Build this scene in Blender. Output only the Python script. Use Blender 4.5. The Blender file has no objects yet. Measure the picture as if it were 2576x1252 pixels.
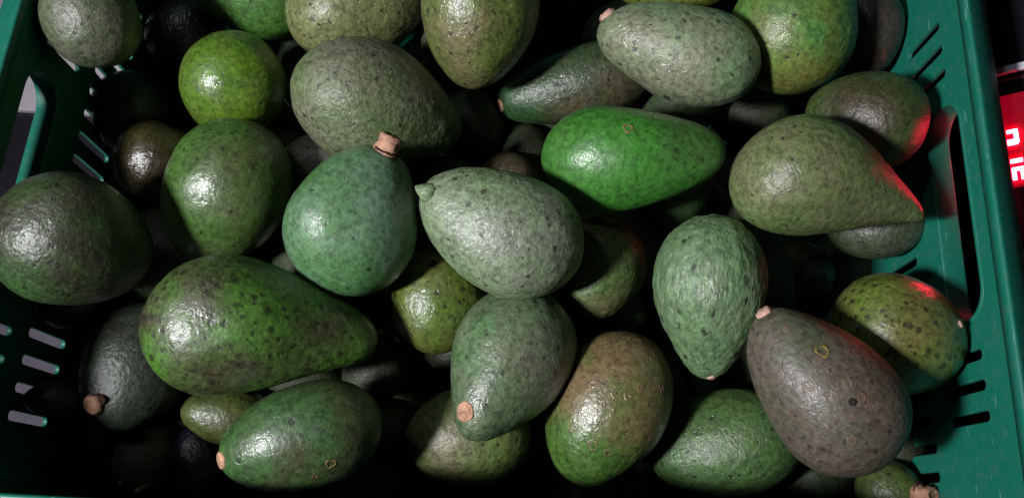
import bpy, bmesh, math
import numpy as np
from mathutils import Vector, Quaternion, Matrix

# ------------------------------------------------------------------ camera, light, exposure
S = bpy.context.scene
COL = S.collection
S.render.resolution_x, S.render.resolution_y = 1024, 497
S.view_settings.view_transform = 'Standard'
S.view_settings.look = 'None'
S.view_settings.exposure = 0.0
S.view_settings.gamma = 1.0

cam_data = bpy.data.cameras.new('camera')
cam = bpy.data.objects.new('camera', cam_data)
COL.objects.link(cam)
cam_data.sensor_width = 36.0
cam_data.lens = 36.0 * 2022.0 / 2576.0
cam_data.clip_start, cam_data.clip_end = 0.01, 50
tilt, roll = math.radians(18.4), math.radians(3.4)
fwd = Vector((0, math.sin(tilt), -math.cos(tilt)))
rt, up = Vector((1, 0, 0)), Vector((0, math.cos(tilt), math.sin(tilt)))
CR = rt * math.cos(roll) + up * math.sin(roll)
CU = -rt * math.sin(roll) + up * math.cos(roll)
cam.matrix_world = Matrix(((CR.x, CU.x, -fwd.x, 0), (CR.y, CU.y, -fwd.y, 0),
                           (CR.z, CU.z, -fwd.z, .662), (0, 0, 0, 1)))
S.camera = cam

world = bpy.data.worlds.new('World'); S.world = world
world.use_nodes = True
bg = world.node_tree.nodes['Background']
bg.inputs[0].default_value = (.60, .55, .62, 1)
bg.inputs[1].default_value = 0.0007

def area(name, loc, target, sx, sy, power, colour, spread=180):
    l = bpy.data.lights.new(name, 'AREA'); l.shape = 'RECTANGLE'; l.size = sx; l.size_y = sy
    l.energy = power; l.color = colour; l.spread = math.radians(spread)
    o = bpy.data.objects.new(name, l); COL.objects.link(o); o.location = loc
    o.rotation_euler = (Vector(target) - Vector(loc)).to_track_quat('-Z', 'Y').to_euler()
    return o
area('stall_lamp', (-.74, -.24, 1.04), (.12, .2, .2), .09, .17, 5.0, (.97, .96, 1.0), 85)
area('stall_lamp_back', (-.60, .52, 1.25), (.1, .2, .2), .08, .10, 0.9, (.90, .92, 1.0))
area('stall_lamp_right', (.62, -.15, 1.3), (0, .2, .2), .06, .06, 0.05, (.85, .90, 1.0))

# ------------------------------------------------------------------ noise in numpy
def _hash(ix, iy, iz, seed):
    h = (ix * 374761393 + iy * 668265263 + iz * 2147483647 + seed * 144665) & 0xFFFFFFFF
    h = ((h ^ (h >> 13)) * 1274126177) & 0xFFFFFFFF
    h = ((h ^ (h >> 16)) * 2246822519) & 0xFFFFFFFF
    return ((h ^ (h >> 15)) & 0xFFFFFF) / float(0xFFFFFF) * 2 - 1
def vnoise(P, s, seed):
    Q = P * s + 100.0
    i = np.floor(Q).astype(np.int64); f = Q - i; f = f * f * (3 - 2 * f)
    r = 0
    for a in (0, 1):
        for b in (0, 1):
            for c in (0, 1):
                w = (f[:, 0] if a else 1 - f[:, 0]) * (f[:, 1] if b else 1 - f[:, 1]) * (f[:, 2] if c else 1 - f[:, 2])
                r = r + w * _hash(i[:, 0] + a, i[:, 1] + b, i[:, 2] + c, seed)
    return r
def relief(P, seed, k):
    return (.0026 * k[0] * vnoise(P, 14, seed + 5) + .0016 * k[0] * vnoise(P, 28, seed) + .00045 * k[1] * vnoise(P * [1, 1, .55], 75, seed + 1)
            + .00020 * k[2] * vnoise(P * [1, 1, .6], 190, seed + 2) + .00014 * k[2] * vnoise(P, 340, seed + 3))

# ------------------------------------------------------------------ helpers
def mesh_obj(name, verts, faces, mat, parent=None, smooth=True):
    me = bpy.data.meshes.new(name)
    me.from_pydata([tuple(v) for v in verts], [], faces)
    me.update()
    if smooth: me.polygons.foreach_set('use_smooth', [True] * len(me.polygons))
    o = bpy.data.objects.new(name, me); COL.objects.link(o)
    me.materials.append(mat)
    if parent: o.parent = parent
    return o
def bm_obj(name, bm, mat, parent=None, smooth=False):
    me = bpy.data.meshes.new(name); bm.to_mesh(me); bm.free()
    if smooth: me.polygons.foreach_set('use_smooth', [True] * len(me.polygons))
    me.materials.append(mat)
    o = bpy.data.objects.new(name, me); COL.objects.link(o)
    if parent: o.parent = parent
    return o
def tag(o, label=None, cat=None, group=None, kind=None):
    for k, v in (('label', label), ('category', cat), ('group', group), ('kind', kind)):
        if v: o[k] = v
    return o
class NT:
    def __init__(s, name):
        s.m = bpy.data.materials.new(name); s.m.use_nodes = True
        s.t = s.m.node_tree; s.b = s.t.nodes['Principled BSDF']
    def n(s, typ, **kw):
        x = s.t.nodes.new(typ)
        for k, v in kw.items():
            if k.startswith('i_'):
                k = k[2:]
                x.inputs[int(k) if k.isdigit() else k.replace('_', ' ')].default_value = v
            else: setattr(x, k, v)
        return x
    def l(s, a, b): s.t.links.new(a, b)
    def ramp(s, fac, stops):
        r = s.n('ShaderNodeValToRGB'); e = r.color_ramp.elements
        while len(e) < len(stops): e.new(.5)
        for x, (p, c) in zip(e, stops):
            x.position = p; x.color = (c, c, c, 1) if not isinstance(c, tuple) else c
        s.l(fac, r.inputs[0]); return r.outputs[0]
    def mix(s, fac, a, b, mode='MIX'):
        m = s.n('ShaderNodeMix', data_type='RGBA', blend_type=mode)
        for sock, v in ((m.inputs[0], fac), (m.inputs[6], a), (m.inputs[7], b)):
            if isinstance(v, (int, float)): sock.default_value = v
            elif isinstance(v, tuple): sock.default_value = v if len(v) == 4 else (*v, 1)
            else: s.l(v, sock)
        return m.outputs[2]
    def math(s, op, a, b=0.0, c=None):
        m = s.n('ShaderNodeMath', operation=op)
        for i, v in enumerate((a, b) if c is None else (a, b, c)):
            if isinstance(v, (int, float)): m.inputs[i].default_value = v
            else: s.l(v, m.inputs[i])
        return m.outputs[0]
def srgb(c, k=1.0):
    return tuple(min(1, k * ((x / 255 / 12.92) if x <= 10 else ((x / 255 + .055) / 1.055) ** 2.4)) for x in c)

# ------------------------------------------------------------------ avocado skin
SKIN_GAIN = .96
def skin(name, seed, green, brown, brownness=.5, speck=.4, rings=0., rough=.42, pebble=1., streak=1., coat=.5, deep=None, grad=0., pale=.3, sat=1.04):
    N = NT(name)
    tc = N.n('ShaderNodeTexCoord').outputs['Object']
    mp = N.n('ShaderNodeMapping'); N.l(tc, mp.inputs[0])
    mp.inputs['Location'].default_value = (seed * 1.37 % 9, seed * .73 % 7, seed * 2.1 % 5)
    mp.inputs['Scale'].default_value = (1, 1, streak)
    v = mp.outputs[0]
    sep = N.n('ShaderNodeSeparateXYZ'); N.l(tc, sep.inputs[0])
    def noise(sc, det=3, rg=.55, dis=0.):
        x = N.n('ShaderNodeTexNoise', i_Scale=sc, i_Detail=det, i_Roughness=rg, i_Distortion=dis); N.l(v, x.inputs['Vector']); return x.outputs[0]
    green, brown, deep = [None if c_ is None else tuple(max(4, sum(c_) / 3 + (x - sum(c_) / 3) * sat) for x in c_) for c_ in (green, brown, deep)]
    g1 = srgb(green, SKIN_GAIN); b1 = srgb(brown, SKIN_GAIN)
    g2 = tuple(x * .62 for x in g1) if deep is None else srgb(deep, SKIN_GAIN)
    big = noise(17, 3, .6, .4)
    big = N.math('ADD', big, N.math('MULTIPLY', sep.outputs[2], grad))
    e = .68 - .36 * brownness
    fb = N.ramp(big, [(max(0, e - .13), 0.), (min(1, e + .13), 1.)])
    gg = N.mix(N.ramp(noise(42, 4, .65), [(.34, 0.), (.66, 1.)]), g1, g2)
    base = N.mix(fb, gg, b1)
    # fine mottling of the rind
    mot = N.ramp(noise(260, 3, .7), [(.36, .30), (.5, 1.), (.66, 1.55)])
    base = N.mix(.6, base, mot, 'MULTIPLY')
    # pale lenticels
    vo = N.n('ShaderNodeTexVoronoi', i_Scale=330.); N.l(v, vo.inputs['Vector'])
    lc = N.n('ShaderNodeSeparateColor'); N.l(vo.outputs['Color'], lc.inputs[0])
    lf = N.math('MULTIPLY', N.ramp(vo.outputs['Distance'], [(.16, 1.), (.34, 0.)]), N.ramp(lc.outputs[0], [(.45, 0.), (.6, 1.)]))
    base = N.mix(N.math('MULTIPLY', lf, pale), base, tuple(min(1, x * 1.6 + .05) for x in g1))
    # dark pores
    wn = N.n('ShaderNodeTexNoise', i_Scale=420., i_Detail=2); N.l(v, wn.inputs['Vector'])
    wa = N.n('ShaderNodeVectorMath', operation='MULTIPLY_ADD'); N.l(wn.outputs['Color'], wa.inputs[0]); wa.inputs[1].default_value = (.0035, .0035, .0035); N.l(v, wa.inputs[2])
    vp = N.n('ShaderNodeTexVoronoi', i_Scale=190.); N.l(wa.outputs[0], vp.inputs['Vector'])
    pc = N.n('ShaderNodeSeparateColor'); N.l(vp.outputs['Color'], pc.inputs[0])
    dens = N.math('ADD', pc.outputs[1], N.math('MULTIPLY', N.math('SUBTRACT', noise(24, 3), .1), 1.0))
    lo = 1.35 - .75 * speck
    pf = N.math('MULTIPLY', N.ramp(N.math('DIVIDE', vp.outputs['Distance'], N.math('MULTIPLY_ADD', pc.outputs[0], 1.0, .5)), [(.13 + .05 * speck, 1.), (.25 + .08 * speck, 0.)]), N.ramp(N.math('MULTIPLY', dens, .5), [(lo / 2, 0.), (lo / 2 + .04, 1.)]))
    base = N.mix(N.math('MULTIPLY', pf, .82), base, (.013, .013, .008))
    bump_h = N.math('MULTIPLY', pf, -.3)
    if rings:
        vr = N.n('ShaderNodeTexVoronoi', i_Scale=95.); N.l(v, vr.inputs['Vector'])
        rc = N.n('ShaderNodeSeparateColor'); N.l(vr.outputs['Color'], rc.inputs[0])
        rad = N.math('ADD', vr.outputs['Distance'], N.math('MULTIPLY', N.math('SUBTRACT', noise(260, 3), .5), .55))
        rr = N.math('MULTIPLY', N.ramp(rad, [(.13, 0.), (.20, 1.), (.23, 1.), (.32, 0.)]),
                    N.ramp(N.math('ADD', N.math('MULTIPLY', rc.outputs[2], .5), N.math('MULTIPLY', noise(22, 2), .5)), [(.62 - .22 * rings, 0.), (.68 - .22 * rings, 1.)]))
        base = N.mix(N.math('MULTIPLY', rr, .6), base, (.17, .10, .06))
        bump_h = N.math('ADD', bump_h, N.math('MULTIPLY', rr, .5))
    N.l(base, N.b.inputs['Base Color'])
    # waxy skin: broad dull sheen under a thin gloss broken up by the pebbled relief
    rn = N.math('MULTIPLY_ADD', noise(60, 3), .30, rough - .11)
    N.l(rn, N.b.inputs['Roughness'])
    N.b.inputs['Specular IOR Level'].default_value = .6
    N.l(N.math('MULTIPLY', N.ramp(noise(34, 3), [(.38, .06), (.60, 1.)]), coat), N.b.inputs['Coat Weight'])
    N.b.inputs['Coat Roughness'].default_value = .095
    N.b.inputs['Subsurface Weight'].default_value = .04
    N.b.inputs['Subsurface Radius'].default_value = (.002, .003, .001)
    vb = N.n('ShaderNodeTexVoronoi', feature='SMOOTH_F1', i_Scale=340., i_Smoothness=.9, i_Randomness=1.); N.l(v, vb.inputs['Vector'])
    h = N.math('ADD', N.math('MULTIPLY', vb.outputs['Distance'], -.45), N.math('MULTIPLY', noise(620, 3, .6), .75))
    h = N.math('ADD', h, N.math('MULTIPLY', noise(150, 3, .6), .45))
    h = N.math('ADD', h, bump_h)
    bp = N.n('ShaderNodeBump', i_Strength=1.0, i_Distance=.00055 * pebble); N.l(h, bp.inputs['Height'])
    N.l(bp.outputs[0], N.b.inputs['Normal'])
    bc = N.n('ShaderNodeBump', i_Strength=1.0, i_Distance=.0007 * pebble); N.l(h, bc.inputs['Height']); N.l(bc.outputs[0], N.b.inputs['Coat Normal'])
    return N.m

def simple(name, colour, rough=.5, spec=.5, var=.25, sc=400., bump=.0002, coat=0., metal=0.):
    N = NT(name)
    tc = N.n('ShaderNodeTexCoord').outputs['Object']
    x = N.n('ShaderNodeTexNoise', i_Scale=sc, i_Detail=4, i_Roughness=.65); N.l(tc, x.inputs['Vector'])
    y = N.n('ShaderNodeTexNoise', i_Scale=sc / 9, i_Detail=4, i_Roughness=.6); N.l(tc, y.inputs['Vector'])
    f = N.math('ADD', N.math('MULTIPLY', x.outputs[0], .5), N.math('MULTIPLY', y.outputs[0], .5))
    N.l(N.mix(N.ramp(f, [(.35, 0.), (.65, 1.)]), tuple(c * (1 - var) for c in colour), tuple(min(1, c * (1 + var)) for c in colour)), N.b.inputs['Base Color'])
    N.b.inputs['Roughness'].default_value = rough; N.b.inputs['Specular IOR Level'].default_value = spec
    N.b.inputs['Metallic'].default_value = metal; N.b.inputs['Coat Weight'].default_value = coat
    if bump:
        bp = N.n('ShaderNodeBump', i_Strength=1., i_Distance=bump); N.l(f, bp.inputs['Height']); N.l(bp.outputs[0], N.b.inputs['Normal'])
    return N.m
def glow(name, colour, strength):
    N = NT(name)
    N.b.inputs['Base Color'].default_value = (*[c * .3 for c in colour], 1)
    N.b.inputs['Emission Color'].default_value = (*colour, 1); N.b.inputs['Emission Strength'].default_value = strength
    return N.m

def crate_plastic():
    N = NT('teal crate plastic')
    tc = N.n('ShaderNodeTexCoord').outputs['Object']
    a = N.n('ShaderNodeTexNoise', i_Scale=9., i_Detail=4, i_Roughness=.6); N.l(tc, a.inputs['Vector'])
    b = N.n('ShaderNodeTexNoise', i_Scale=160., i_Detail=5, i_Roughness=.75); N.l(tc, b.inputs['Vector'])
    mp = N.n('ShaderNodeMapping'); mp.inputs['Scale'].default_value = (1, .12, 1); mp.inputs['Rotation'].default_value = (.3, .2, .5); N.l(tc, mp.inputs[0])
    c = N.n('ShaderNodeTexNoise', i_Scale=420., i_Detail=2, i_Roughness=.6); N.l(mp.outputs[0], c.inputs['Vector'])
    col = N.mix(N.ramp(a.outputs[0], [(.3, 0.), (.7, 1.)]), (.004, .140, .088), (.005, .15, .106))
    dirt = N.ramp(b.outputs[0], [(.5, 0.), (.72, 1.)])
    col = N.mix(N.math('MULTIPLY', dirt, .5), col, (.06, .13, .11))
    scr = N.ramp(c.outputs[0], [(.66, 0.), (.72, 1.)])
    col = N.mix(N.math('MULTIPLY', scr, .5), col, (.12, .30, .26))
    N.l(col, N.b.inputs['Base Color'])
    N.l(N.math('MULTIPLY_ADD', b.outputs[0], .35, .32), N.b.inputs['Roughness'])
    N.b.inputs['Specular IOR Level'].default_value = .5
    bp = N.n('ShaderNodeBump', i_Strength=1., i_Distance=.00012)
    N.l(N.math('ADD', b.outputs[0], N.math('MULTIPLY', scr, -.3)), bp.inputs['Height']); N.l(bp.outputs[0], N.b.inputs['Normal'])
    return N.m

# ------------------------------------------------------------------ crate
X0, X1, Y0, Y1, ZR = -.3066, .2735, -.003, .397, .24
PLASTIC = crate_plastic()
RC = .022
crate = bpy.data.objects.new('crate', None); COL.objects.link(crate)
crate.location = ((X0 + X1) / 2, (Y0 + Y1) / 2, 0)
tag(crate, 'teal plastic crate with vent slots and handle holes, heaped with avocados', 'crate')
INV = Matrix.Translation(-crate.location)

def stadium(cy, cz, w, h, n=10):
    r = min(w, h) / 2; pts = []
    for k in range(4):
        sx, sz = ((1, 1), (-1, 1), (-1, -1), (1, -1))[k]
        ox, oz = cy + sx * (w / 2 - r), cz + sz * (h / 2 - r)
        for i in range(n + 1):
            a = (k + i / n) * math.pi / 2
            p = (ox + r * math.cos(a), oz + r * math.sin(a))
            if not pts or math.hypot(p[0] - pts[-1][0], p[1] - pts[-1][1]) > 1e-6: pts.append(p)
    return pts
def rrect(cy, cz, w, h, r, n=6):
    pts = []
    for k in range(4):
        sx, sz = ((1, 1), (-1, 1), (-1, -1), (1, -1))[k]
        ox, oz = cy + sx * (w / 2 - r), cz + sz * (h / 2 - r)
        for i in range(n + 1):
            a = (k + i / n) * math.pi / 2
            pts.append((ox + r * math.cos(a), oz + r * math.sin(a)))
    return pts
def plate(name, loops, thick, M, mat, bevel=.0005, parent=None):
    """a flat plate cut out of loops[0] with holes loops[1:], centred on its own plane, placed by M"""
    cu = bpy.data.curves.new(name, 'CURVE'); cu.dimensions = '2D'; cu.fill_mode = 'BOTH'
    cu.extrude = max(thick / 2 - bevel, 1e-5); cu.bevel_depth = bevel; cu.bevel_resolution = 2; cu.offset = -bevel
    for lp in loops:
        sp = cu.splines.new('POLY'); sp.points.add(len(lp) - 1); sp.use_cyclic_u = True
        for p, q in zip(sp.points, lp): p.co = (q[0], q[1], 0, 1)
    t = bpy.data.objects.new('tmp', cu); COL.objects.link(t)
    dg = bpy.context.evaluated_depsgraph_get(); dg.update()
    me = bpy.data.meshes.new_from_object(t.evaluated_get(dg)); me.name = name
    bpy.data.objects.remove(t); bpy.data.curves.remove(cu)
    me.transform(M)
    me.materials.clear(); me.materials.append(mat)
    o = bpy.data.objects.new(name, me); COL.objects.link(o)
    if parent: o.parent = parent
    return o
def basis(ex, ey, o):
    ez = Vector(ex).cross(Vector(ey))
    return Matrix(((ex[0], ey[0], ez[0], o[0]), (ex[1], ey[1], ez[1], o[1]), (ex[2], ey[2], ez[2], o[2]), (0, 0, 0, 1)))
TH, PITCH, SW = .003, .0176, .0062
def wall(along, hy, lo, hi, M, label=None):
    loops = [rrect((lo + hi) / 2, .1163, hi - lo, .2314, .0012)]
    if hy: loops.append(stadium(hy, .1985, .144, .0385))
    if along == 'end':
        for s in (-1, 1):
            for k in range(3):
                loops.append(stadium(hy + s * (.0925 + k * PITCH), .188, SW, .042, 5))
    else:
        n = int((hi - lo) / PITCH)
        for k in range(n):
            y = lo + .012 + k * (hi - lo - .024) / (n - 1)
            if abs(y - hy) > .085: loops.append(stadium(y, .188, SW, .042, 5))
    n = int((hi - lo - .02) / PITCH)
    ys = [hy + (k - 10) * PITCH for k in range(21)] if along == 'end' else [lo + .012 + k * (hi - lo - .024) / (n - 1) for k in range(n)]
    for cz in (.1265,):
        for y in ys:
            if lo + .008 < y < hi - .008: loops.append(stadium(y, cz, SW, .045, 5))
    return plate('wall', loops, TH, M, PLASTIC, parent=crate)
ex, ez = (0, 1, 0), (0, 0, 1)
HR, HL = .1970, .1835
wall('end', HR, Y0 + RC, Y1 - RC, INV @ basis(ex, ez, (X1 + TH / 2, 0, 0)))
wall('end', HL, Y0 + RC, Y1 - RC, INV @ basis(ex, ez, (X0 - TH / 2, 0, 0)))
wall('side', -.0165, X0 + RC, X1 - RC, INV @ basis((1, 0, 0), ez, (0, Y0 - TH / 2, 0)))
wall('side', -.0165, X0 + RC, X1 - RC, INV @ basis((1, 0, 0), ez, (0, Y1 + TH / 2, 0)))
for hy, x, e in ((HR, X1 + .0067, ex), (HL, X0 - .0067, ex)):
    plate('handle_frame', [stadium(hy, .1985, .1475, .0425, 14), stadium(hy, .1985, .1405, .0355, 14)], .0142, INV @ basis(ex, ez, (x, 0, 0)), PLASTIC, .0011, crate)
for y in (Y0 - .0067, Y1 + .0067):
    plate('handle_frame', [stadium(-.0165, .1985, .1475, .0425, 14), stadium(-.0165, .1985, .1405, .0355, 14)], .0142, INV @ basis((1, 0, 0), ez, (0, y, 0)), PLASTIC, .0011, crate)
# rounded corners
for cx, cy, a0 in ((X1 - RC, Y1 - RC, 0), (X0 + RC, Y1 - RC, 90), (X0 + RC, Y0 + RC, 180), (X1 - RC, Y0 + RC, 270)):
    vs, fs = [], []
    for i in range(11):
        a = math.radians(a0 + 9 * i)
        for r in (RC, RC + TH):
            for z in (.0006, .232): vs.append((cx + r * math.cos(a) - crate.location.x, cy + r * math.sin(a) - crate.location.y, z))
    for i in range(10):
        a, b = 4 * i, 4 * i + 4
        fs += [(a, a + 1, b + 1, b), (a + 2, b + 2, b + 3, a + 3), (a + 1, a + 3, b + 3, b + 1), (a, b, b + 2, a + 2)]
    mesh_obj('corner_post', vs, fs, PLASTIC, crate)
# top rim swept round the mouth
def loop_at(off, n=10):
    pts = []
    for cx, cy, a0 in ((X1 - RC, Y1 - RC, 0), (X0 + RC, Y1 - RC, 90), (X0 + RC, Y0 + RC, 180), (X1 - RC, Y0 + RC, 270)):
        for i in range(n + 1):
            a = math.radians(a0 + 90 * i / n)
            pts.append((cx + (RC + off) * math.cos(a) - crate.location.x, cy + (RC + off) * math.sin(a) - crate.location.y))
    return pts
prof = [(-.0003, .2315), (-.0003, .2380), (.0001, .2392), (.0008, .2399), (.0016, .2401), (.0030, .2396), (.0100, .2360), (.0185, .2300), (.0205, .2278), (.0212, .2250), (.0212, .2060), (.0190, .2060), (.0190, .2240), (.0170, .2275), (.0100, .2325), (.0034, .2330), (.0032, .2315)]
vs, fs = [], []
L0 = [loop_at(o_) for o_, _ in prof]; n = len(L0[0])
for (o_, z), lp in zip(prof, L0): vs += [(x, y, z) for x, y in lp]
for k in range(len(prof)):
    k2 = (k + 1) % len(prof)
    for i in range(n):
        j = (i + 1) % n
        fs.append((k * n + i, k * n + j, k2 * n + j, k2 * n + i))
mesh_obj('top_rim', vs, fs, PLASTIC, crate)
# slotted bottom
cells = []
nx, ny = 22, 15
for i in range(nx):
    for j in range(ny):
        cells.append(rrect(X0 + (i + .5) * (X1 - X0) / nx, Y0 + (j + .5) * (Y1 - Y0) / ny, .0185, .0185, .002, 2))
plate('bottom_grid', [rrect((X0 + X1) / 2, (Y0 + Y1) / 2, X1 - X0 - .002, Y1 - Y0 - .002, RC, 6)] + cells, .003, INV @ basis((1, 0, 0), (0, 1, 0), (0, 0, .004)), PLASTIC, .0004, crate)

# ------------------------------------------------------------------ counter, boards, scale
def box(bm, c, s, M=None, bev=0.):
    r = bmesh.ops.create_cube(bm, size=1); vs_ = r['verts']
    bmesh.ops.scale(bm, vec=s, verts=vs_)
    bmesh.ops.translate(bm, vec=c, verts=vs_)
    if bev:
        es = list({e for v_ in vs_ for e in v_.link_edges})
        rb = bmesh.ops.bevel(bm, geom=es, offset=bev, segments=3, affect='EDGES', profile=.6)
        vs_ = list({v_ for f in rb['faces'] for v_ in f.verts} | {v_ for v_ in vs_ if v_.is_valid})
    if M: bmesh.ops.transform(bm, matrix=M, verts=vs_)
bm = bmesh.new(); box(bm, (0, .2, -.020), (2.6, 1.8, .04), bev=.004)
tag(bm_obj('counter', bm, simple('dark counter', (.012, .010, .014), .35, .5, .3, 60, .0003)), kind='structure')
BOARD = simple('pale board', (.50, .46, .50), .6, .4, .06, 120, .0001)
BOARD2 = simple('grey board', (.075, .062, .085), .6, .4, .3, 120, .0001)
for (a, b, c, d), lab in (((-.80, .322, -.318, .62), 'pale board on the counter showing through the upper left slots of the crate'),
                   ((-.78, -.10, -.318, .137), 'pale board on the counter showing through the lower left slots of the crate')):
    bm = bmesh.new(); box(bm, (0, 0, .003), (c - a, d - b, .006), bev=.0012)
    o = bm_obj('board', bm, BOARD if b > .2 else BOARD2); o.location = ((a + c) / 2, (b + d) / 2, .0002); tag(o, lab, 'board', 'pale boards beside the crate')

SC = Matrix.Translation((0.3261, 0.2421, 0.1880)) @ basis((0, -1, 0), (.766, 0, .643), (0, 0, 0))   # local x runs toward the viewer, local y up the slope, local z out of the display
scale_o = bpy.data.objects.new('digital_scale', None); COL.objects.link(scale_o)
scale_o.location = (.40, .26, 0)
tag(scale_o, 'black digital scale with a lit red display right of the crate', 'scale')
SI = Matrix.Translation(-scale_o.location)
BLK = simple('black glossy plastic', (.010, .009, .012), .12, .6, .2, 90, .00005, coat=.4)
bm = bmesh.new(); box(bm, (.012, .0265, -.0125), (.36, .098, .022), SI @ SC, .004)
bm_obj('housing', bm, BLK, scale_o, True)
bm = bmesh.new(); box(bm, (.455, .26, .09), (.22, .34, .18), SI, .008)
bm_obj('body', bm, BLK, scale_o, True)
bm = bmesh.new(); box(bm, (-.012, .004, -.0008), (.066, .032, .0016), SI @ SC)
bm_obj('display', bm, glow('red display glow', (1., .002, .04), .25), scale_o)
DIG = glow('lit digit', (1., .025, .06), 105.0)
def bar(px, py, w, h):
    bm = bmesh.new(); box(bm, (px, py, .0003), (w, h, .0014), SI @ SC, .0003); bm_obj('digit_segment', bm, DIG, scale_o)
bar(-0.0180, -0.0003, 0.0022, 0.0063)
bar(-0.0136, 0.0016, 0.0082, 0.0025)
bar(-0.0103, -0.0009, 0.0037, 0.0059)
bar(0.0032, -0.0003, 0.0025, 0.0069)
bar(0.0090, 0.0004, 0.0022, 0.0080)
bar(0.0127, -0.0026, 0.0073, 0.0023)
bar(0.0134, 0.0022, 0.0064, 0.0023)
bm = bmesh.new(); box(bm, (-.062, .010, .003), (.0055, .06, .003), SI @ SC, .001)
bm_obj('reflection_bar', bm, simple('pale reflection bar', (.75, .75, .85), .35, .6, .1, 200, .0001), scale_o, True)  # added pale bar standing in for a light reflection on the black housing

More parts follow.
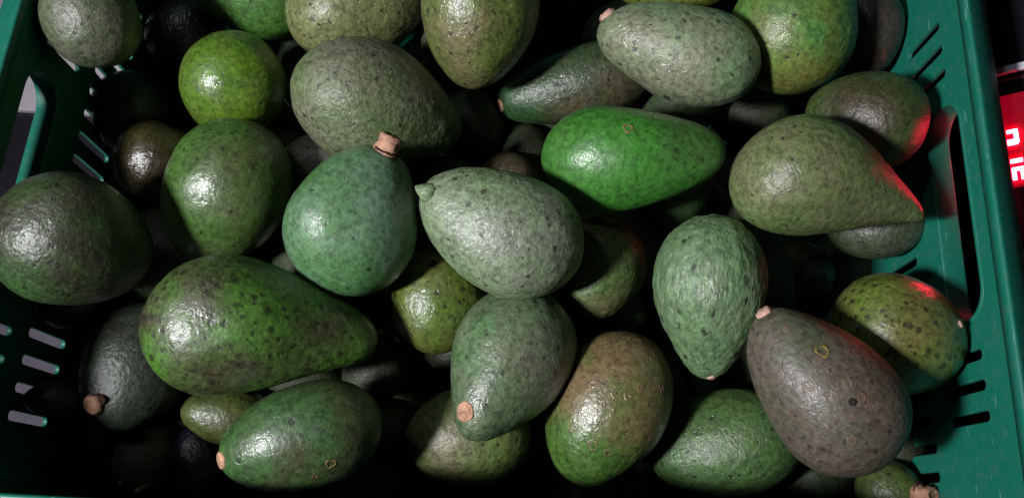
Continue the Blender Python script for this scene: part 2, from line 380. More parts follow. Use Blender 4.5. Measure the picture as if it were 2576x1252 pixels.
# ------------------------------------------------------------------ avocados
# name: centre, rotation, length, width, belly position, neck, tip, bend, end bluntness
SHAPES = {
    'n1': ([-0.146, 0.0976, 0.195], [0.4661, -0.5159, 0.6169, -0.3689], 0.1334, 0.0787, 0.34, 0.95, 0.47, 0.05, 6),
    'b1': ([-0.0984, 0.1657, 0.2], [0.8221, -0.5208, 0.2229, -0.0568], 0.0895, 0.0775, 0.44, 0.5, 0.36, 0.03, 5),
    'c1': ([-0.0088, 0.1639, 0.205], [0.7027, -0.444, -0.4355, 0.3454], 0.1047, 0.0763, 0.4, 0.75, 0.6, 0.03, 4),
    'l1': ([0.0014, 0.0901, 0.1641], [0.2014, -0.0991, -0.5748, 0.7869], 0.1061, 0.0717, 0.4, 0.85, 0.52, 0, 4),
    'd1': ([0.0742, 0.2219, 0.195], [0.6481, -0.3528, 0.5407, -0.4039], 0.1152, 0.0699, 0.4, 0.92, 0.55, -0.03, 6),
    'e1': ([0.1034, 0.3009, 0.195], [0.656, -0.4229, -0.5796, 0.2343], 0.1094, 0.0644, 0.42, 0.45, 0.55, 0, 4),
    'g1': ([0.191, 0.2011, 0.215], [0.5661, -0.3016, 0.6383, -0.4257], 0.1154, 0.0714, 0.31, 1, 0.32, 0.1, 4),
    'i1': ([0.1236, 0.1344, 0.185], [0.0805, 0.0917, 0.8164, -0.5644], 0.103, 0.0696, 0.4, 0.6, 0.42, 0, 4),
    'j1': ([0.1768, 0.0784, 0.215], [0.7224, -0.5821, -0.3564, 0.1107], 0.106, 0.0739, 0.4, 0.55, 0.55, 0, 5),
    'm1': ([0.0668, 0.0687, 0.1438], [-0.1236, 0.1787, 0.7145, -0.6651], 0.1004, 0.0743, 0.45, 0.25, 0.5, 0, 4),
    'y1': ([-0.0315, 0.3107, 0.205], [-0.0237, -0.0196, 0.8832, -0.468], 0.0952, 0.0782, 0.42, 0.4, 0.5, 0, 4),
    'a1': ([-0.0945, 0.2551, 0.18], [0.4212, -0.4237, 0.754, -0.273], 0.1194, 0.082, 0.4, 0.6, 0.5, 0, 4),
    'f1': ([0.1851, 0.3346, 0.1866], [0.8783, -0.4522, -0.052, -0.1459], 0.0955, 0.0837, 0.42, 0.4, 0.5, 0, 4),
    'r1': ([-0.2574, 0.1396, 0.205], [0.3258, -0.5436, 0.7262, -0.2664], 0.0837, 0.081, 0.42, 0.35, 0.5, 0, 4),
    'p1': ([-0.1908, 0.1919, 0.165], [-0.2627, 0.0109, 0.8436, -0.4683], 0.0972, 0.0792, 0.45, 0.35, 0.5, 0, 4),
    'o1': ([-0.1156, 0.0368, 0.185], [0.4695, -0.3367, -0.5765, 0.5778], 0.0927, 0.0595, 0.45, 0.3, 0.6, 0, 4),
    'k1': ([0.2357, 0.1174, 0.185], [0.5303, -0.3286, 0.6148, -0.4825], 0.0788, 0.0726, 0.45, 0.15, 0.6, 0, 4),
    'q1': ([-0.2017, 0.2743, 0.16], [-0.1701, -0.0623, 0.9549, -0.2353], 0.0758, 0.0685, 0.45, 0.2, 0.6, 0, 4),
    'x1': ([-0.1214, 0.3427, 0.165], [0.6817, -0.4244, 0.5599, -0.204], 0.1031, 0.0788, 0.42, 0.3, 0.5, 0, 4),
    'w1': ([-0.2076, 0.3626, 0.1462], [0.7449, -0.2798, -0.4672, 0.3855], 0.0997, 0.0661, 0.42, 0.4, 0.5, 0, 4),
    's1': ([-0.2788, 0.2907, 0.215], [0.8596, -0.4466, 0.0511, 0.2429], 0.0718, 0.0609, 0.45, 0.3, 0.5, 0, 4),
    'ae': ([-0.0481, 0.1329, 0.1442], [0.0171, 0.0417, -0.6711, 0.74], 0.0699, 0.0646, 0.45, 0.2, 0.5, 0, 4),
    'ad': ([0.0588, 0.1622, 0.145], [0.0394, -0.0763, -0.6591, 0.7471], 0.0715, 0.0634, 0.45, 0.2, 0.5, 0, 4),
    'af': ([-0.0227, 0.05, 0.1177], [0.5318, -0.3866, -0.5001, 0.5636], 0.0826, 0.0673, 0.45, 0.2, 0.5, 0, 4),
    'z1': ([0.0395, 0.2999, 0.1447], [0.5037, -0.3207, -0.7046, 0.3833], 0.1129, 0.057, 0.45, 0.3, 0.6, 0, 5),
    'h1': ([0.2277, 0.2616, 0.19], [0.5338, -0.5385, -0.6376, 0.1366], 0.0741, 0.0613, 0.42, 0.35, 0.5, 0, 4),
    'ak': ([0.1503, 0.0536, 0.118], [-0.3706, 0.48, 0.6402, -0.4715], 0.1007, 0.0671, 0.45, 0.2, 0.5, 0, 4),
    'al': ([-0.2497, 0.0825, 0.115], [0.1936, 0.1285, -0.5989, 0.7663], 0.088, 0.0708, 0.45, 0.3, 0.6, 0, 4),
    'u1': ([-0.2566, 0.2236, 0.135], [-0.2595, -0.075, 0.7816, -0.5623], 0.0567, 0.0567, 0.45, 0.2, 0.5, 0, 4),
    'v1': ([-0.1417, 0.2297, 0.1362], [0.664, -0.3385, -0.5034, 0.4371], 0.0564, 0.048, 0.45, 0.3, 0.5, 0, 4),
    'aa': ([0.1083, 0.3738, 0.17], [0.5637, -0.352, -0.693, 0.2796], 0.0893, 0.0359, 0.45, 0.2, 0.5, 0, 4),
    't1': ([-0.2876, 0.2668, 0.1247], [-0.1462, -0.1701, 0.8241, -0.5202], 0.062, 0.053, 0.45, 0.2, 0.5, 0, 4),
    'ab': ([0.2504, 0.3491, 0.16], [0.1438, 0.1423, 0.8623, -0.4643], 0.0632, 0.0469, 0.45, 0.2, 0.5, 0, 4),
    'ac': ([-0.0046, 0.2198, 0.125], [0.0596, -0.0448, 0.8281, -0.5555], 0.0637, 0.0515, 0.45, 0.2, 0.5, 0, 4),
    'ag': ([0.1141, 0.2319, 0.12], [0.043, 0.0859, 0.8314, -0.5473], 0.0587, 0.0514, 0.45, 0.2, 0.5, 0, 4),
    'ai': ([0.2493, 0.2038, 0.145], [-0.4194, 0.4817, 0.701, -0.3172], 0.0598, 0.0412, 0.45, 0.2, 0.6, 0, 4),
    'aj': ([0.176, 0.2521, 0.12], [0.5491, -0.4674, -0.633, 0.2816], 0.0567, 0.0321, 0.45, 0.2, 0.6, 0, 4),
    'ah': ([0.2158, 0.1881, 0.09], [0.6618, -0.4699, -0.5083, 0.288], 0.0548, 0.0444, 0.5, 0.6, 0.15, 0, 2),
    'am': ([-0.1834, 0.0538, 0.11], [0.6083, -0.4057, -0.4196, 0.5379], 0.0587, 0.039, 0.45, 0.2, 0.5, 0, 4),
    'an': ([-0.2065, 0.026, 0.09], [0.7218, -0.6438, -0.0206, 0.2534], 0.049, 0.0374, 0.45, 0.2, 0.5, 0, 4),
    'ao': ([0.2554, 0.0289, 0.12], [0.6126, -0.1696, 0.3117, -0.7063], 0.0435, 0.0384, 0.45, 0.2, 0.5, 0, 4),
    'ap': ([-0.2908, 0.1161, 0.14], [0.5994, -0.2368, -0.4859, 0.5904], 0.0312, 0.0263, 0.45, 0.2, 0.5, 0, 4),
    'aq': ([-0.2839, 0.0538, 0.145], [0.6271, -0.3305, -0.39, 0.5877], 0.0342, 0.0246, 0.45, 0.2, 0.5, 0, 4),
    'ar': ([-0.2651, 0.3431, 0.11], [0.5885, -0.1508, -0.6309, 0.4826], 0.0624, 0.0624, 0.45, 0.2, 0.5, 0, 4),
    'la': ([0.2544, 0.1942, 0.0572], [-0.1189, 0.3113, 0.7923, -0.511], 0.0745, 0.0538, 0.42, 0.3, 0.5, 0, 4),
    'lb': ([0.2691, 0.0597, 0.1025], [-0.0821, 0.3569, 0.7356, -0.5699], 0.0444, 0.0361, 0.42, 0.3, 0.5, 0, 4),
    'lc': ([-0.0893, 0.0206, 0.08], [0.3234, -0.2146, -0.6425, 0.6607], 0.056, 0.0468, 0.42, 0.3, 0.5, 0, 4),
    'ld': ([0.0533, 0.0168, 0.08], [-0.3653, 0.4082, 0.6172, -0.5648], 0.0681, 0.0447, 0.42, 0.3, 0.5, 0, 4),
    'le': ([-0.0359, 0.274, 0.12], [0.4679, -0.3164, 0.7116, -0.418], 0.0502, 0.0502, 0.42, 0.3, 0.5, 0, 4),
    'lf': ([-0.0916, 0.092, 0.1], [-0.2854, 0.1432, 0.7059, -0.6323], 0.05, 0.0473, 0.42, 0.3, 0.5, 0, 4),
    'f00': ([-0.1899, 0.1071, 0.1276], [0.7931, 0.5882, -0.0941, -0.1269], 0.0903, 0.0617, 0.42, 0.36, 0.5, 0, 4),
    'f01': ([-0.1174, 0.2862, 0.1257], [0.4623, 0.3627, 0.4995, 0.6366], 0.0873, 0.0605, 0.42, 0.35, 0.5, 0, 4),
    'f02': ([-0.0685, 0.207, 0.1253], [0.318, 0.2901, 0.6084, 0.6668], 0.0909, 0.061, 0.42, 0.26, 0.5, 0, 4),
    'f03': ([-0.0346, 0.3498, 0.1308], [0.6219, 0.4926, -0.378, -0.4772], 0.0995, 0.0672, 0.42, 0.29, 0.5, 0, 4),
    'f04': ([0.1199, 0.3041, 0.1221], [0.7879, 0.5712, -0.135, -0.1862], 0.085, 0.0586, 0.42, 0.46, 0.5, 0, 4),
    'f05': ([0.0845, 0.3605, 0.1244], [0.4235, 0.3562, 0.5361, 0.6374], 0.0867, 0.0598, 0.42, 0.45, 0.5, 0, 4),
    'f06': ([0.1643, 0.1679, 0.1258], [0.6429, 0.7125, 0.2087, 0.1883], 0.0906, 0.0632, 0.42, 0.58, 0.5, 0, 4),
    'f07': ([-0.2413, 0.1729, 0.1002], [0.1494, 0.2091, 0.7863, 0.5618], 0.1021, 0.0692, 0.42, 0.3, 0.5, 0, 4),
    'f08': ([-0.1825, 0.2366, 0.1052], [0.3111, 0.3679, 0.6691, 0.5658], 0.0873, 0.0608, 0.42, 0.38, 0.5, 0, 4),
    'f09': ([-0.1381, 0.1548, 0.0995], [0.6718, 0.7285, 0.0985, 0.0908], 0.0908, 0.0632, 0.42, 0.48, 0.5, 0, 4),
    'f10': ([0.0188, 0.1449, 0.0993], [-0.0561, -0.0406, 0.5843, 0.8086], 0.0885, 0.0592, 0.42, 0.25, 0.5, 0, 4),
    'f11': ([0.1824, 0.3107, 0.0987], [0.7751, 0.5837, 0.1455, 0.1933], 0.0866, 0.06, 0.42, 0.53, 0.5, 0, 4),
    'f12': ([0.2171, 0.0961, 0.1128], [-0.1916, -0.2535, 0.7565, 0.5717], 0.0884, 0.0632, 0.42, 0.55, 0.5, 0, 4),
    'f13': ([-0.2431, 0.2845, 0.0767], [0.5474, 0.6594, -0.3966, -0.3292], 0.0935, 0.0659, 0.42, 0.31, 0.5, 0, 4),
    'f14': ([-0.1803, 0.3453, 0.0763], [0.5754, 0.811, -0.0863, -0.0612], 0.0852, 0.0584, 0.42, 0.58, 0.5, 0, 4),
    'f15': ([-0.1488, 0.0906, 0.0763], [0.6048, 0.6362, 0.3471, 0.3301], 0.0868, 0.059, 0.42, 0.52, 0.5, 0, 4),
    'f16': ([-0.1039, 0.2341, 0.0742], [0.0941, 0.0982, 0.7156, 0.6851], 0.0954, 0.0713, 0.42, 0.37, 0.5, 0, 4),
    'f17': ([-0.0763, 0.329, 0.0791], [-0.0632, -0.0721, 0.7489, 0.6557], 0.0916, 0.0608, 0.42, 0.24, 0.5, 0, 4),
    'f18': ([-0.0465, 0.1318, 0.083], [0.7975, 0.562, 0.1263, 0.1792], 0.0857, 0.0606, 0.42, 0.38, 0.5, 0, 4),
    'f19': ([-0.029, 0.2433, 0.0733], [-0.3584, -0.3508, 0.6051, 0.6183], 0.0852, 0.0623, 0.42, 0.32, 0.5, 0, 4),
    'f20': ([0.0273, 0.2949, 0.0742], [-0.2206, -0.1747, 0.5957, 0.7523], 0.0916, 0.0613, 0.42, 0.56, 0.5, 0, 4),
    'f21': ([0.0788, 0.1986, 0.0816], [-0.3773, -0.4133, 0.6121, 0.5588], 0.0907, 0.0673, 0.42, 0.52, 0.5, 0, 4),
    'f22': ([0.0999, 0.0894, 0.0725], [0.748, 0.6469, 0.0968, 0.1119], 0.0947, 0.0704, 0.42, 0.21, 0.5, 0, 4),
    'f23': ([0.175, 0.2567, 0.072], [0.5471, 0.6345, 0.4135, 0.3565], 0.0892, 0.0651, 0.42, 0.34, 0.5, 0, 4),
    'f24': ([0.2213, 0.3585, 0.0781], [-0.3963, -0.536, 0.5994, 0.4432], 0.0907, 0.0612, 0.42, 0.33, 0.5, 0, 4),
    'f25': ([-0.2304, 0.0636, 0.0524], [0.5946, 0.7113, -0.2876, -0.2404], 0.0855, 0.0625, 0.42, 0.43, 0.5, 0, 4),
    'f26': ([-0.191, 0.14, 0.042], [0.3312, 0.3906, 0.6551, 0.5555], 0.1043, 0.0713, 0.42, 0.54, 0.5, 0, 4),
    'f27': ([-0.2085, 0.216, 0.0463], [0.5716, 0.4061, -0.413, -0.5812], 0.0956, 0.0652, 0.42, 0.56, 0.5, 0, 4),
    'f28': ([-0.1547, 0.0407, 0.0495], [0.3229, 0.3518, 0.6473, 0.5942], 0.0879, 0.0584, 0.42, 0.2, 0.5, 0, 4),
    'f29': ([-0.1347, 0.2893, 0.0421], [0.563, 0.4618, -0.4347, -0.53], 0.0862, 0.0641, 0.42, 0.26, 0.5, 0, 4),
    'f30': ([-0.0945, 0.0973, 0.0413], [0.6283, 0.7724, 0.0725, 0.059], 0.0924, 0.0673, 0.42, 0.25, 0.5, 0, 4),
    'f31': ([-0.0336, 0.0689, 0.0551], [0.2112, 0.1573, 0.5763, 0.7736], 0.0899, 0.0669, 0.42, 0.28, 0.5, 0, 4),
    'f32': ([-0.0225, 0.3472, 0.0458], [0.5341, 0.7226, -0.3528, -0.2608], 0.0992, 0.0662, 0.42, 0.3, 0.5, 0, 4),
    'f33': ([-0.0012, 0.1687, 0.0531], [0.6935, 0.6978, -0.1273, -0.1265], 0.0869, 0.0574, 0.42, 0.58, 0.5, 0, 4),
    'f34': ([0.0345, 0.0569, 0.039], [0.647, 0.7149, -0.1967, -0.178], 0.0913, 0.0638, 0.42, 0.55, 0.5, 0, 4),
    'f35': ([0.0587, 0.1496, 0.045], [0.3171, 0.4344, 0.6809, 0.4971], 0.0861, 0.058, 0.42, 0.38, 0.5, 0, 4),
    'f36': ([0.079, 0.3258, 0.0492], [-0.3397, -0.4544, 0.6595, 0.493], 0.093, 0.0657, 0.42, 0.38, 0.5, 0, 4),
    'f37': ([0.1777, 0.0472, 0.0464], [0.2031, 0.2219, 0.7036, 0.6438], 0.0851, 0.0629, 0.42, 0.25, 0.5, 0, 4),
    'f38': ([0.1748, 0.1179, 0.0464], [0.5468, 0.7596, -0.2858, -0.2057], 0.0942, 0.0653, 0.42, 0.26, 0.5, 0, 4),
    'f39': ([0.138, 0.1736, 0.0457], [0.1169, 0.1528, 0.7792, 0.5965], 0.0926, 0.0643, 0.42, 0.33, 0.5, 0, 4),
    'g00': ([-0.2182, 0.3275, 0.0394], [-0.2288, -0.1287, 0.473, 0.841], 0.0798, 0.0535, 0.42, 0.3, 0.5, 0, 4),
    'g01': ([0.0087, 0.2602, 0.1029], [0.6197, 0.7403, 0.1998, 0.1672], 0.0547, 0.0403, 0.42, 0.3, 0.5, 0, 4),
    'g02': ([-0.0724, 0.2784, 0.0338], [0.3213, 0.7918, -0.4813, -0.1953], 0.0554, 0.038, 0.42, 0.3, 0.5, 0, 4),
    'g03': ([0.0444, 0.2388, 0.0406], [-0.0877, -0.1241, 0.8072, 0.5703], 0.0657, 0.0446, 0.42, 0.3, 0.5, 0, 4),
    'g04': ([0.2158, 0.2188, 0.0508], [0.8324, 0.4947, -0.1276, -0.2147], 0.0509, 0.0353, 0.42, 0.3, 0.5, 0, 4),
    'g05': ([-0.0969, 0.1716, 0.0482], [0.0959, 0.1705, 0.8547, 0.4809], 0.0666, 0.0466, 0.42, 0.3, 0.5, 0, 4),
    'g06': ([0.0758, 0.1483, 0.1018], [0.6686, 0.5784, 0.3058, 0.3534], 0.0518, 0.0386, 0.42, 0.3, 0.5, 0, 4),
    'g07': ([-0.0741, 0.0541, 0.1015], [0.2403, 0.5608, 0.7283, 0.3121], 0.0552, 0.0376, 0.42, 0.3, 0.5, 0, 4),
    'g08': ([-0.2785, 0.0316, 0.0619], [-0.067, -0.06, 0.6644, 0.7419], 0.0578, 0.0422, 0.42, 0.3, 0.5, 0, 4),
    'g09': ([-0.2399, 0.026, 0.0877], [0.1269, 0.2312, 0.8456, 0.4641], 0.0537, 0.0396, 0.42, 0.3, 0.5, 0, 4),
    'g10': ([0.0955, 0.0344, 0.0381], [0.1493, 0.1919, 0.7656, 0.5957], 0.0707, 0.0513, 0.42, 0.3, 0.5, 0, 4),
    'g11': ([0.2273, 0.0456, 0.0731], [0.857, 0.3779, -0.1413, -0.3205], 0.0787, 0.0572, 0.42, 0.3, 0.5, 0, 4),
    'g12': ([-0.1037, 0.0222, 0.0315], [0.4019, 0.5433, 0.5926, 0.4384], 0.0538, 0.0369, 0.42, 0.3, 0.5, 0, 4),
    'g13': ([-0.0177, 0.0187, 0.0368], [-0.3062, -0.6317, 0.6408, 0.3106], 0.051, 0.0345, 0.42, 0.3, 0.5, 0, 4),
}
MARKS = [
    ('c1', [0.0012, -0.0097, 0.0497], [-0.004, -0.501, 0.866], 0.0061, 'nib'),
    ('b1', [-0.0012, -0.0033, 0.0442], [-0.144, -0.171, 0.975], 0.00732, 'stub'),
    ('l1', [0.0073, -0.0105, 0.0455], [0.446, -0.64, 0.625], 0.00589, 'disc'),
    ('al', [0.015, -0.0128, 0.0349], [0.545, -0.464, 0.698], 0.00866, 'knob'),
    ('j1', [0.0019, -0.0033, 0.0526], [0.101, -0.173, 0.98], 0.00519, 'torn'),
    ('o1', [-0.0, -0.009, 0.0438], [0.0, -0.507, 0.862], 0.00484, 'disc'),
    ('z1', [-0.0009, -0.0053, 0.0553], [-0.065, -0.387, 0.92], 0.00472, 'disc'),
    ('ao', [-0.0029, -0.0056, 0.0203], [-0.201, -0.388, 0.9], 0.00696, 'stub'),
    ('e1', [0.009, -0.0014, 0.0519], [0.552, -0.088, 0.829], 0.0056, 'torn'),
    ('k1', [-0.0174, -0.019, 0.0263], [-0.524, -0.573, 0.631], 0.00239, 'torn'),
    ('ad', [0.0238, -0.0125, 0.0158], [0.789, -0.415, 0.452], 0.00365, 'torn'),
    ('ah', [0.0006, -0.0035, 0.026], [0.099, -0.617, 0.781], 0.00405, 'torn'),
    ('i1', [-0.0033, -0.0059, 0.0494], [-0.255, -0.464, 0.848], 0.00253, 'torn'),
    ('ae', [0.0239, 0.0059, 0.025], [0.715, 0.177, 0.677], 0.00238, 'torn'),
    ('d1', [-0.0177, -0.0291, -0.0032], [-0.53, -0.839, 0.127], 0.00366, 'ring'),
    ('j1', [0.0129, -0.0279, 0.0195], [0.392, -0.845, 0.363], 0.00384, 'ring'),
    ('j1', [0.0067, -0.0348, 0.0038], [0.186, -0.962, 0.199], 0.00201, 'ring'),
    ('j1', [0.0136, -0.0341, -0.0157], [0.37, -0.925, -0.089], 0.00226, 'ring'),
    ('j1', [0.0021, -0.0368, -0.0131], [0.058, -0.997, -0.04], 0.00224, 'ring'),
    ('j1', [0.0131, -0.0345, -0.0097], [0.354, -0.935, 0.013], 0.0027, 'ring'),
    ('j1', [-0.0208, -0.029, 0.0029], [-0.572, -0.798, 0.188], 0.00181, 'ring'),
    ('j1', [-0.0201, -0.0302, -0.0012], [-0.549, -0.825, 0.134], 0.00181, 'ring'),
    ('j1', [-0.0223, -0.0293, -0.0072], [-0.604, -0.795, 0.048], 0.0025, 'ring'),
    ('m1', [-0.0108, -0.0243, -0.0371], [-0.313, -0.704, -0.638], 0.00201, 'ring'),
    ('m1', [-0.0005, -0.0371, -0.0024], [-0.014, -0.999, 0.038], 0.0017, 'ring'),
    ('m1', [-0.0227, -0.0253, -0.024], [-0.627, -0.7, -0.341], 0.00225, 'ring'),
    ('o1', [-0.0181, -0.0226, -0.0144], [-0.618, -0.771, -0.154], 0.00348, 'ring'),
    ('o1', [-0.0224, -0.0196, -0.0044], [-0.752, -0.659, 0.003], 0.00187, 'ring'),
    ('e1', [-0.0296, -0.0119, -0.0021], [-0.925, -0.371, 0.077], 0.00247, 'pit'),
    ('ae', [0.0037, -0.0303, -0.0142], [0.116, -0.938, -0.328], 0.00305, 'pit'),
    ('j1', [0.0077, -0.0361, -0.0085], [0.208, -0.978, 0.03], 0.00202, 'pit'),
]
GAP_LABELS = {
    'la': 'dark avocado in gap between round black-pored and purple-brown ones, upper of two',
    'lb': 'dark avocado in gap between purple-brown and round black-pored ones, lower of two',
    'g07': 'dark avocado in gap between half-shaded olive and scarred bottom-edge ones, topmost',
    'lc': 'dark avocado in gap between scarred bottom-edge and half-shaded olive ones, second from top',
    'g12': 'dark avocado in gap between scarred bottom-edge and half-shaded olive ones, third from top',
    'f34': 'dark avocado in gap between half-shaded olive and glossy brown-topped ones, upper of two',
    'ld': 'dark avocado in gap between glossy brown-topped and half-shaded olive ones, lower of two',
    'le': 'dark avocado in gap between greyish olive and left-stemmed dark ones',
    'lf': 'dark avocado in gap between long-necked green and scarred bottom-edge ones, topmost',
    'f15': 'dark avocado in gap between scarred bottom-edge and long-necked green ones, second from top',
    'f28': 'dark avocado in gap between scarred bottom-edge and long-necked green ones, third from top',
    'f00': 'dark avocado in gap between long-necked green and knobby-stemmed slate ones, topmost',
    'f25': 'dark avocado in gap between knobby-stemmed slate and long-necked green ones, second from top',
    'g08': 'dark avocado in gap between knobby-stemmed slate and long-necked green ones, third from top',
    'f02': 'dark avocado in gap between pointed pale and stemmed blue-green ones',
    'f03': 'dark avocado in gap between mauve-streaked olive and left-stemmed dark ones, upper of two',
    'f32': 'dark avocado in gap between left-stemmed dark and mauve-streaked olive ones, lower of two',
    'f04': 'dark avocado in gap between pale upper-right and vivid green ones',
    'f05': 'dark avocado in gap between pale upper-right and left-stemmed dark ones',
    'g04': 'dark avocado in gap between red-lit long-necked and strongly pebbled ones, upper of two',
    'f06': 'dark avocado in gap between strongly pebbled and red-lit long-necked ones, lower of two',
    'f07': 'dark avocado in gap between left-edge and long-necked green ones',
    'f13': 'dark avocado in gap between yellow-green end-on and two-highlight mid-green ones, upper of two',
    'f08': 'dark avocado in gap between two-highlight mid-green and yellow-green end-on ones, lower of two',
    'f09': 'dark avocado in gap between stemmed blue-green and long-necked green ones',
    'f10': 'dark avocado in gap between torn-tip and grey-green down-pointing ones',
    'f11': 'dark avocado in gap between red-lit long-necked and pale upper-right ones',
    'f14': 'dark avocado in gap between yellow-green end-on and greyish olive ones, upper of two',
    'g00': 'dark avocado in gap between greyish olive and yellow-green end-on ones, lower of two',
    'f16': 'dark avocado in gap between greyish olive and stemmed blue-green ones',
    'f17': 'dark avocado in gap between greyish olive and mauve-streaked olive ones',
    'f18': 'dark avocado in gap between glossy olive and grey-green down-pointing ones',
    'f19': 'dark avocado in gap between pointed pale and greyish olive ones',
    'g01': 'dark avocado in gap between vivid green and left-stemmed dark ones, upper of two',
    'f20': 'dark avocado in gap between vivid green and left-stemmed dark ones, lower of two',
    'f21': 'dark avocado in gap between torn-tip and strongly pebbled ones',
    'f39': 'dark avocado in gap between strongly pebbled and glossy brown-topped ones, upper of two',
    'f22': 'dark avocado in gap between glossy brown-topped and strongly pebbled ones, lower of two',
    'f23': 'dark avocado in gap between red-lit long-necked and vivid green ones',
    'f24': 'dark avocado in gap between red-ended olive and top-right green-yellow ones',
    'f27': 'dark avocado in gap between two-highlight mid-green and long-necked green ones',
    'f30': 'dark avocado in gap between glossy olive and long-necked green ones',
    'f31': 'dark avocado in gap between half-shaded olive and grey-green down-pointing ones, upper of two',
    'g13': 'dark avocado in gap between half-shaded olive and grey-green down-pointing ones, lower of two',
    'f35': 'dark avocado in gap between glossy brown-topped and grey-green down-pointing ones',
    'g11': 'dark avocado in gap between purple-brown and low pebbled ones, upper of two',
    'f37': 'dark avocado in gap between low pebbled and purple-brown ones, lower of two',
    'f38': 'dark avocado in gap between strongly pebbled and low pebbled ones',
    'g03': 'dark avocado in gap between vivid green and pointed pale ones',
    'g05': 'dark avocado in gap between stemmed blue-green and glossy olive ones',
    'g06': 'dark avocado in gap between torn-tip and glossy brown-topped ones',
    'g09': 'dark avocado in gap between knobby-stemmed slate and scarred bottom-edge ones',
    'g10': 'dark avocado in gap between glossy brown-topped and low pebbled ones',
}
STEM = simple('dry stem wood', srgb((168, 128, 104)), .75, .3, .65, 900, .0009)
STEMP = simple('pale torn stem', srgb((185, 150, 135)), .75, .3, .35, 900, .0008)
RECESS = simple('dark stem recess', (.035, .012, .008), .8, .2, .4, 500, .0005)
RINGM = simple('corky ring', srgb((112, 98, 52)), .7, .3, .3, 900, .0002)
RINGB = simple('pinkish corky ring', srgb((104, 78, 64)), .7, .3, .3, 900, .0002)
PITM = simple('black pit', (.012, .010, .006), .7, .3, .3, 900, .0003)

def profile(t, c, n, q, k):
    lo = np.sqrt(np.clip(1 - np.clip(1 - t / c, 0, 1) ** 2.1, 0, 1))
    s = np.clip((t - c) / (1 - c), 0, 1)
    ell = np.sqrt(np.clip(1 - s ** 2.1, 0, 1))
    nk = (q + (1 - q) * (.5 + .5 * np.cos(np.pi * s))) * np.sqrt(np.clip(1 - s ** k, 0, 1))
    return np.where(t < c, lo, (1 - n) * ell + n * nk)
def avocado(key, shape, mat, seed, k, res):
    P, q, L, W, c, n, tip, bend, blunt = shape
    nt, na = res
    th = np.linspace(0, np.pi, nt + 1)[1:-1]; t = (1 - np.cos(th)) / 2
    r = profile(t, c, n, tip, blunt) * W / 2
    a = np.linspace(0, 2 * np.pi, na, endpoint=False)
    T, A_ = np.meshgrid(t, a, indexing='ij'); Rr = np.repeat(r[:, None], na, 1)
    bx = bend * W * ((2 * T - 1) ** 2 - .33)
    V = np.stack([Rr * np.cos(A_) + bx, Rr * np.sin(A_), (T - .5) * L], -1).reshape(-1, 3)
    b_ = bend * W * .67
    V = np.vstack([V, [[b_, 0, -.5 * L], [b_, 0, .5 * L]]])
    # outward normals from the shape itself
    dr = np.gradient(r, t * L); nr = np.stack([np.cos(A_), np.sin(A_), -np.repeat(dr[:, None], na, 1)], -1)
    nr /= np.linalg.norm(nr, axis=-1, keepdims=True); Nn = np.vstack([nr.reshape(-1, 3), [[0, 0, -1], [0, 0, 1]]])
    V = V + Nn * relief(V, seed, k)[:, None]
    m_ = len(t); idx = np.arange(m_ * na).reshape(m_, na); nx_ = np.roll(idx, -1, 1)
    quads = np.stack([idx[:-1], nx_[:-1], nx_[1:], idx[1:]], -1).reshape(-1, 4)
    e0, e1 = m_ * na, m_ * na + 1
    tri0 = np.stack([np.full(na, e0), nx_[0], idx[0]], -1); tri1 = np.stack([np.full(na, e1), idx[-1], nx_[-1]], -1)
    me = bpy.data.meshes.new('avocado')
    nv = len(V); me.vertices.add(nv); me.vertices.foreach_set('co', V.astype(np.float32).ravel())
    loops = np.concatenate([quads.ravel(), tri0.ravel(), tri1.ravel()])
    starts = np.concatenate([np.arange(len(quads)) * 4, len(quads) * 4 + np.arange(2 * na) * 3])
    me.loops.add(len(loops)); me.loops.foreach_set('vertex_index', loops.astype(np.int32))
    me.polygons.add(len(starts)); me.polygons.foreach_set('loop_start', starts.astype(np.int32))
    me.update(calc_edges=True); me.validate()
    me.polygons.foreach_set('use_smooth', [True] * len(me.polygons))
    me.materials.append(mat)
    o = bpy.data.objects.new('avocado', me); COL.objects.link(o)
    o.location = P; o.rotation_mode = 'QUATERNION'; o.rotation_quaternion = Quaternion(q)
    return o

def lathe(prof_, na, jitter, rs):
    vs, fs = [], []
    for i, (r, z) in enumerate(prof_):
        for j in range(na):
            a = 2 * math.pi * j / na
            jr = 1 + jitter * (rs.rand() - .5); jz = jitter * .35 * (rs.rand() - .5)
            vs.append((r * jr * math.cos(a), r * jr * math.sin(a), z + jz * (1 if i > 1 else 0)))
    m_ = len(prof_)
    for i in range(m_ - 1):
        for j in range(na):
            k_ = (j + 1) % na
            fs.append((i * na + j, i * na + k_, (i + 1) * na + k_, (i + 1) * na + j))
    fs.append(tuple(range((m_ - 1) * na, m_ * na)))
    fs.append(tuple(reversed(range(na))))
    return vs, fs
KINDS = {
 'stub': ('stem', [(1.0, -.5), (1.05, .0), (1.0, .2), (.92, .45), (.90, .8), (.93, 1.1), (.88, 1.32), (.66, 1.42), (.45, 1.22), (.2, 1.30)], 22, .26, STEM),
 'disc': ('stem', [(1.0, -.4), (1.0, .06), (.9, .13), (.78, .08), (.70, .16), (.35, .20), (.1, .12)], 20, .10, STEM),
 'knob': ('stem', [(.75, -.3), (.78, .10), (.72, .32), (.55, .48), (.38, .42), (.15, .50)], 16, .20, STEM),
 'torn': ('stem', [(1.0, -.4), (1.0, .05), (.85, .22), (.6, .42), (.3, .28)], 12, .40, STEMP),
 'nib': ('tip', [(1.0, -.9), (.95, -.1), (.72, .35), (.45, .75), (.2, 1.05), (.06, 1.15)], 16, .16, None),
 'pit': ('pit', [(1.0, -.3), (1.05, .03), (.8, .07), (.4, .02), (.1, .01)], 12, .25, PITM),
}
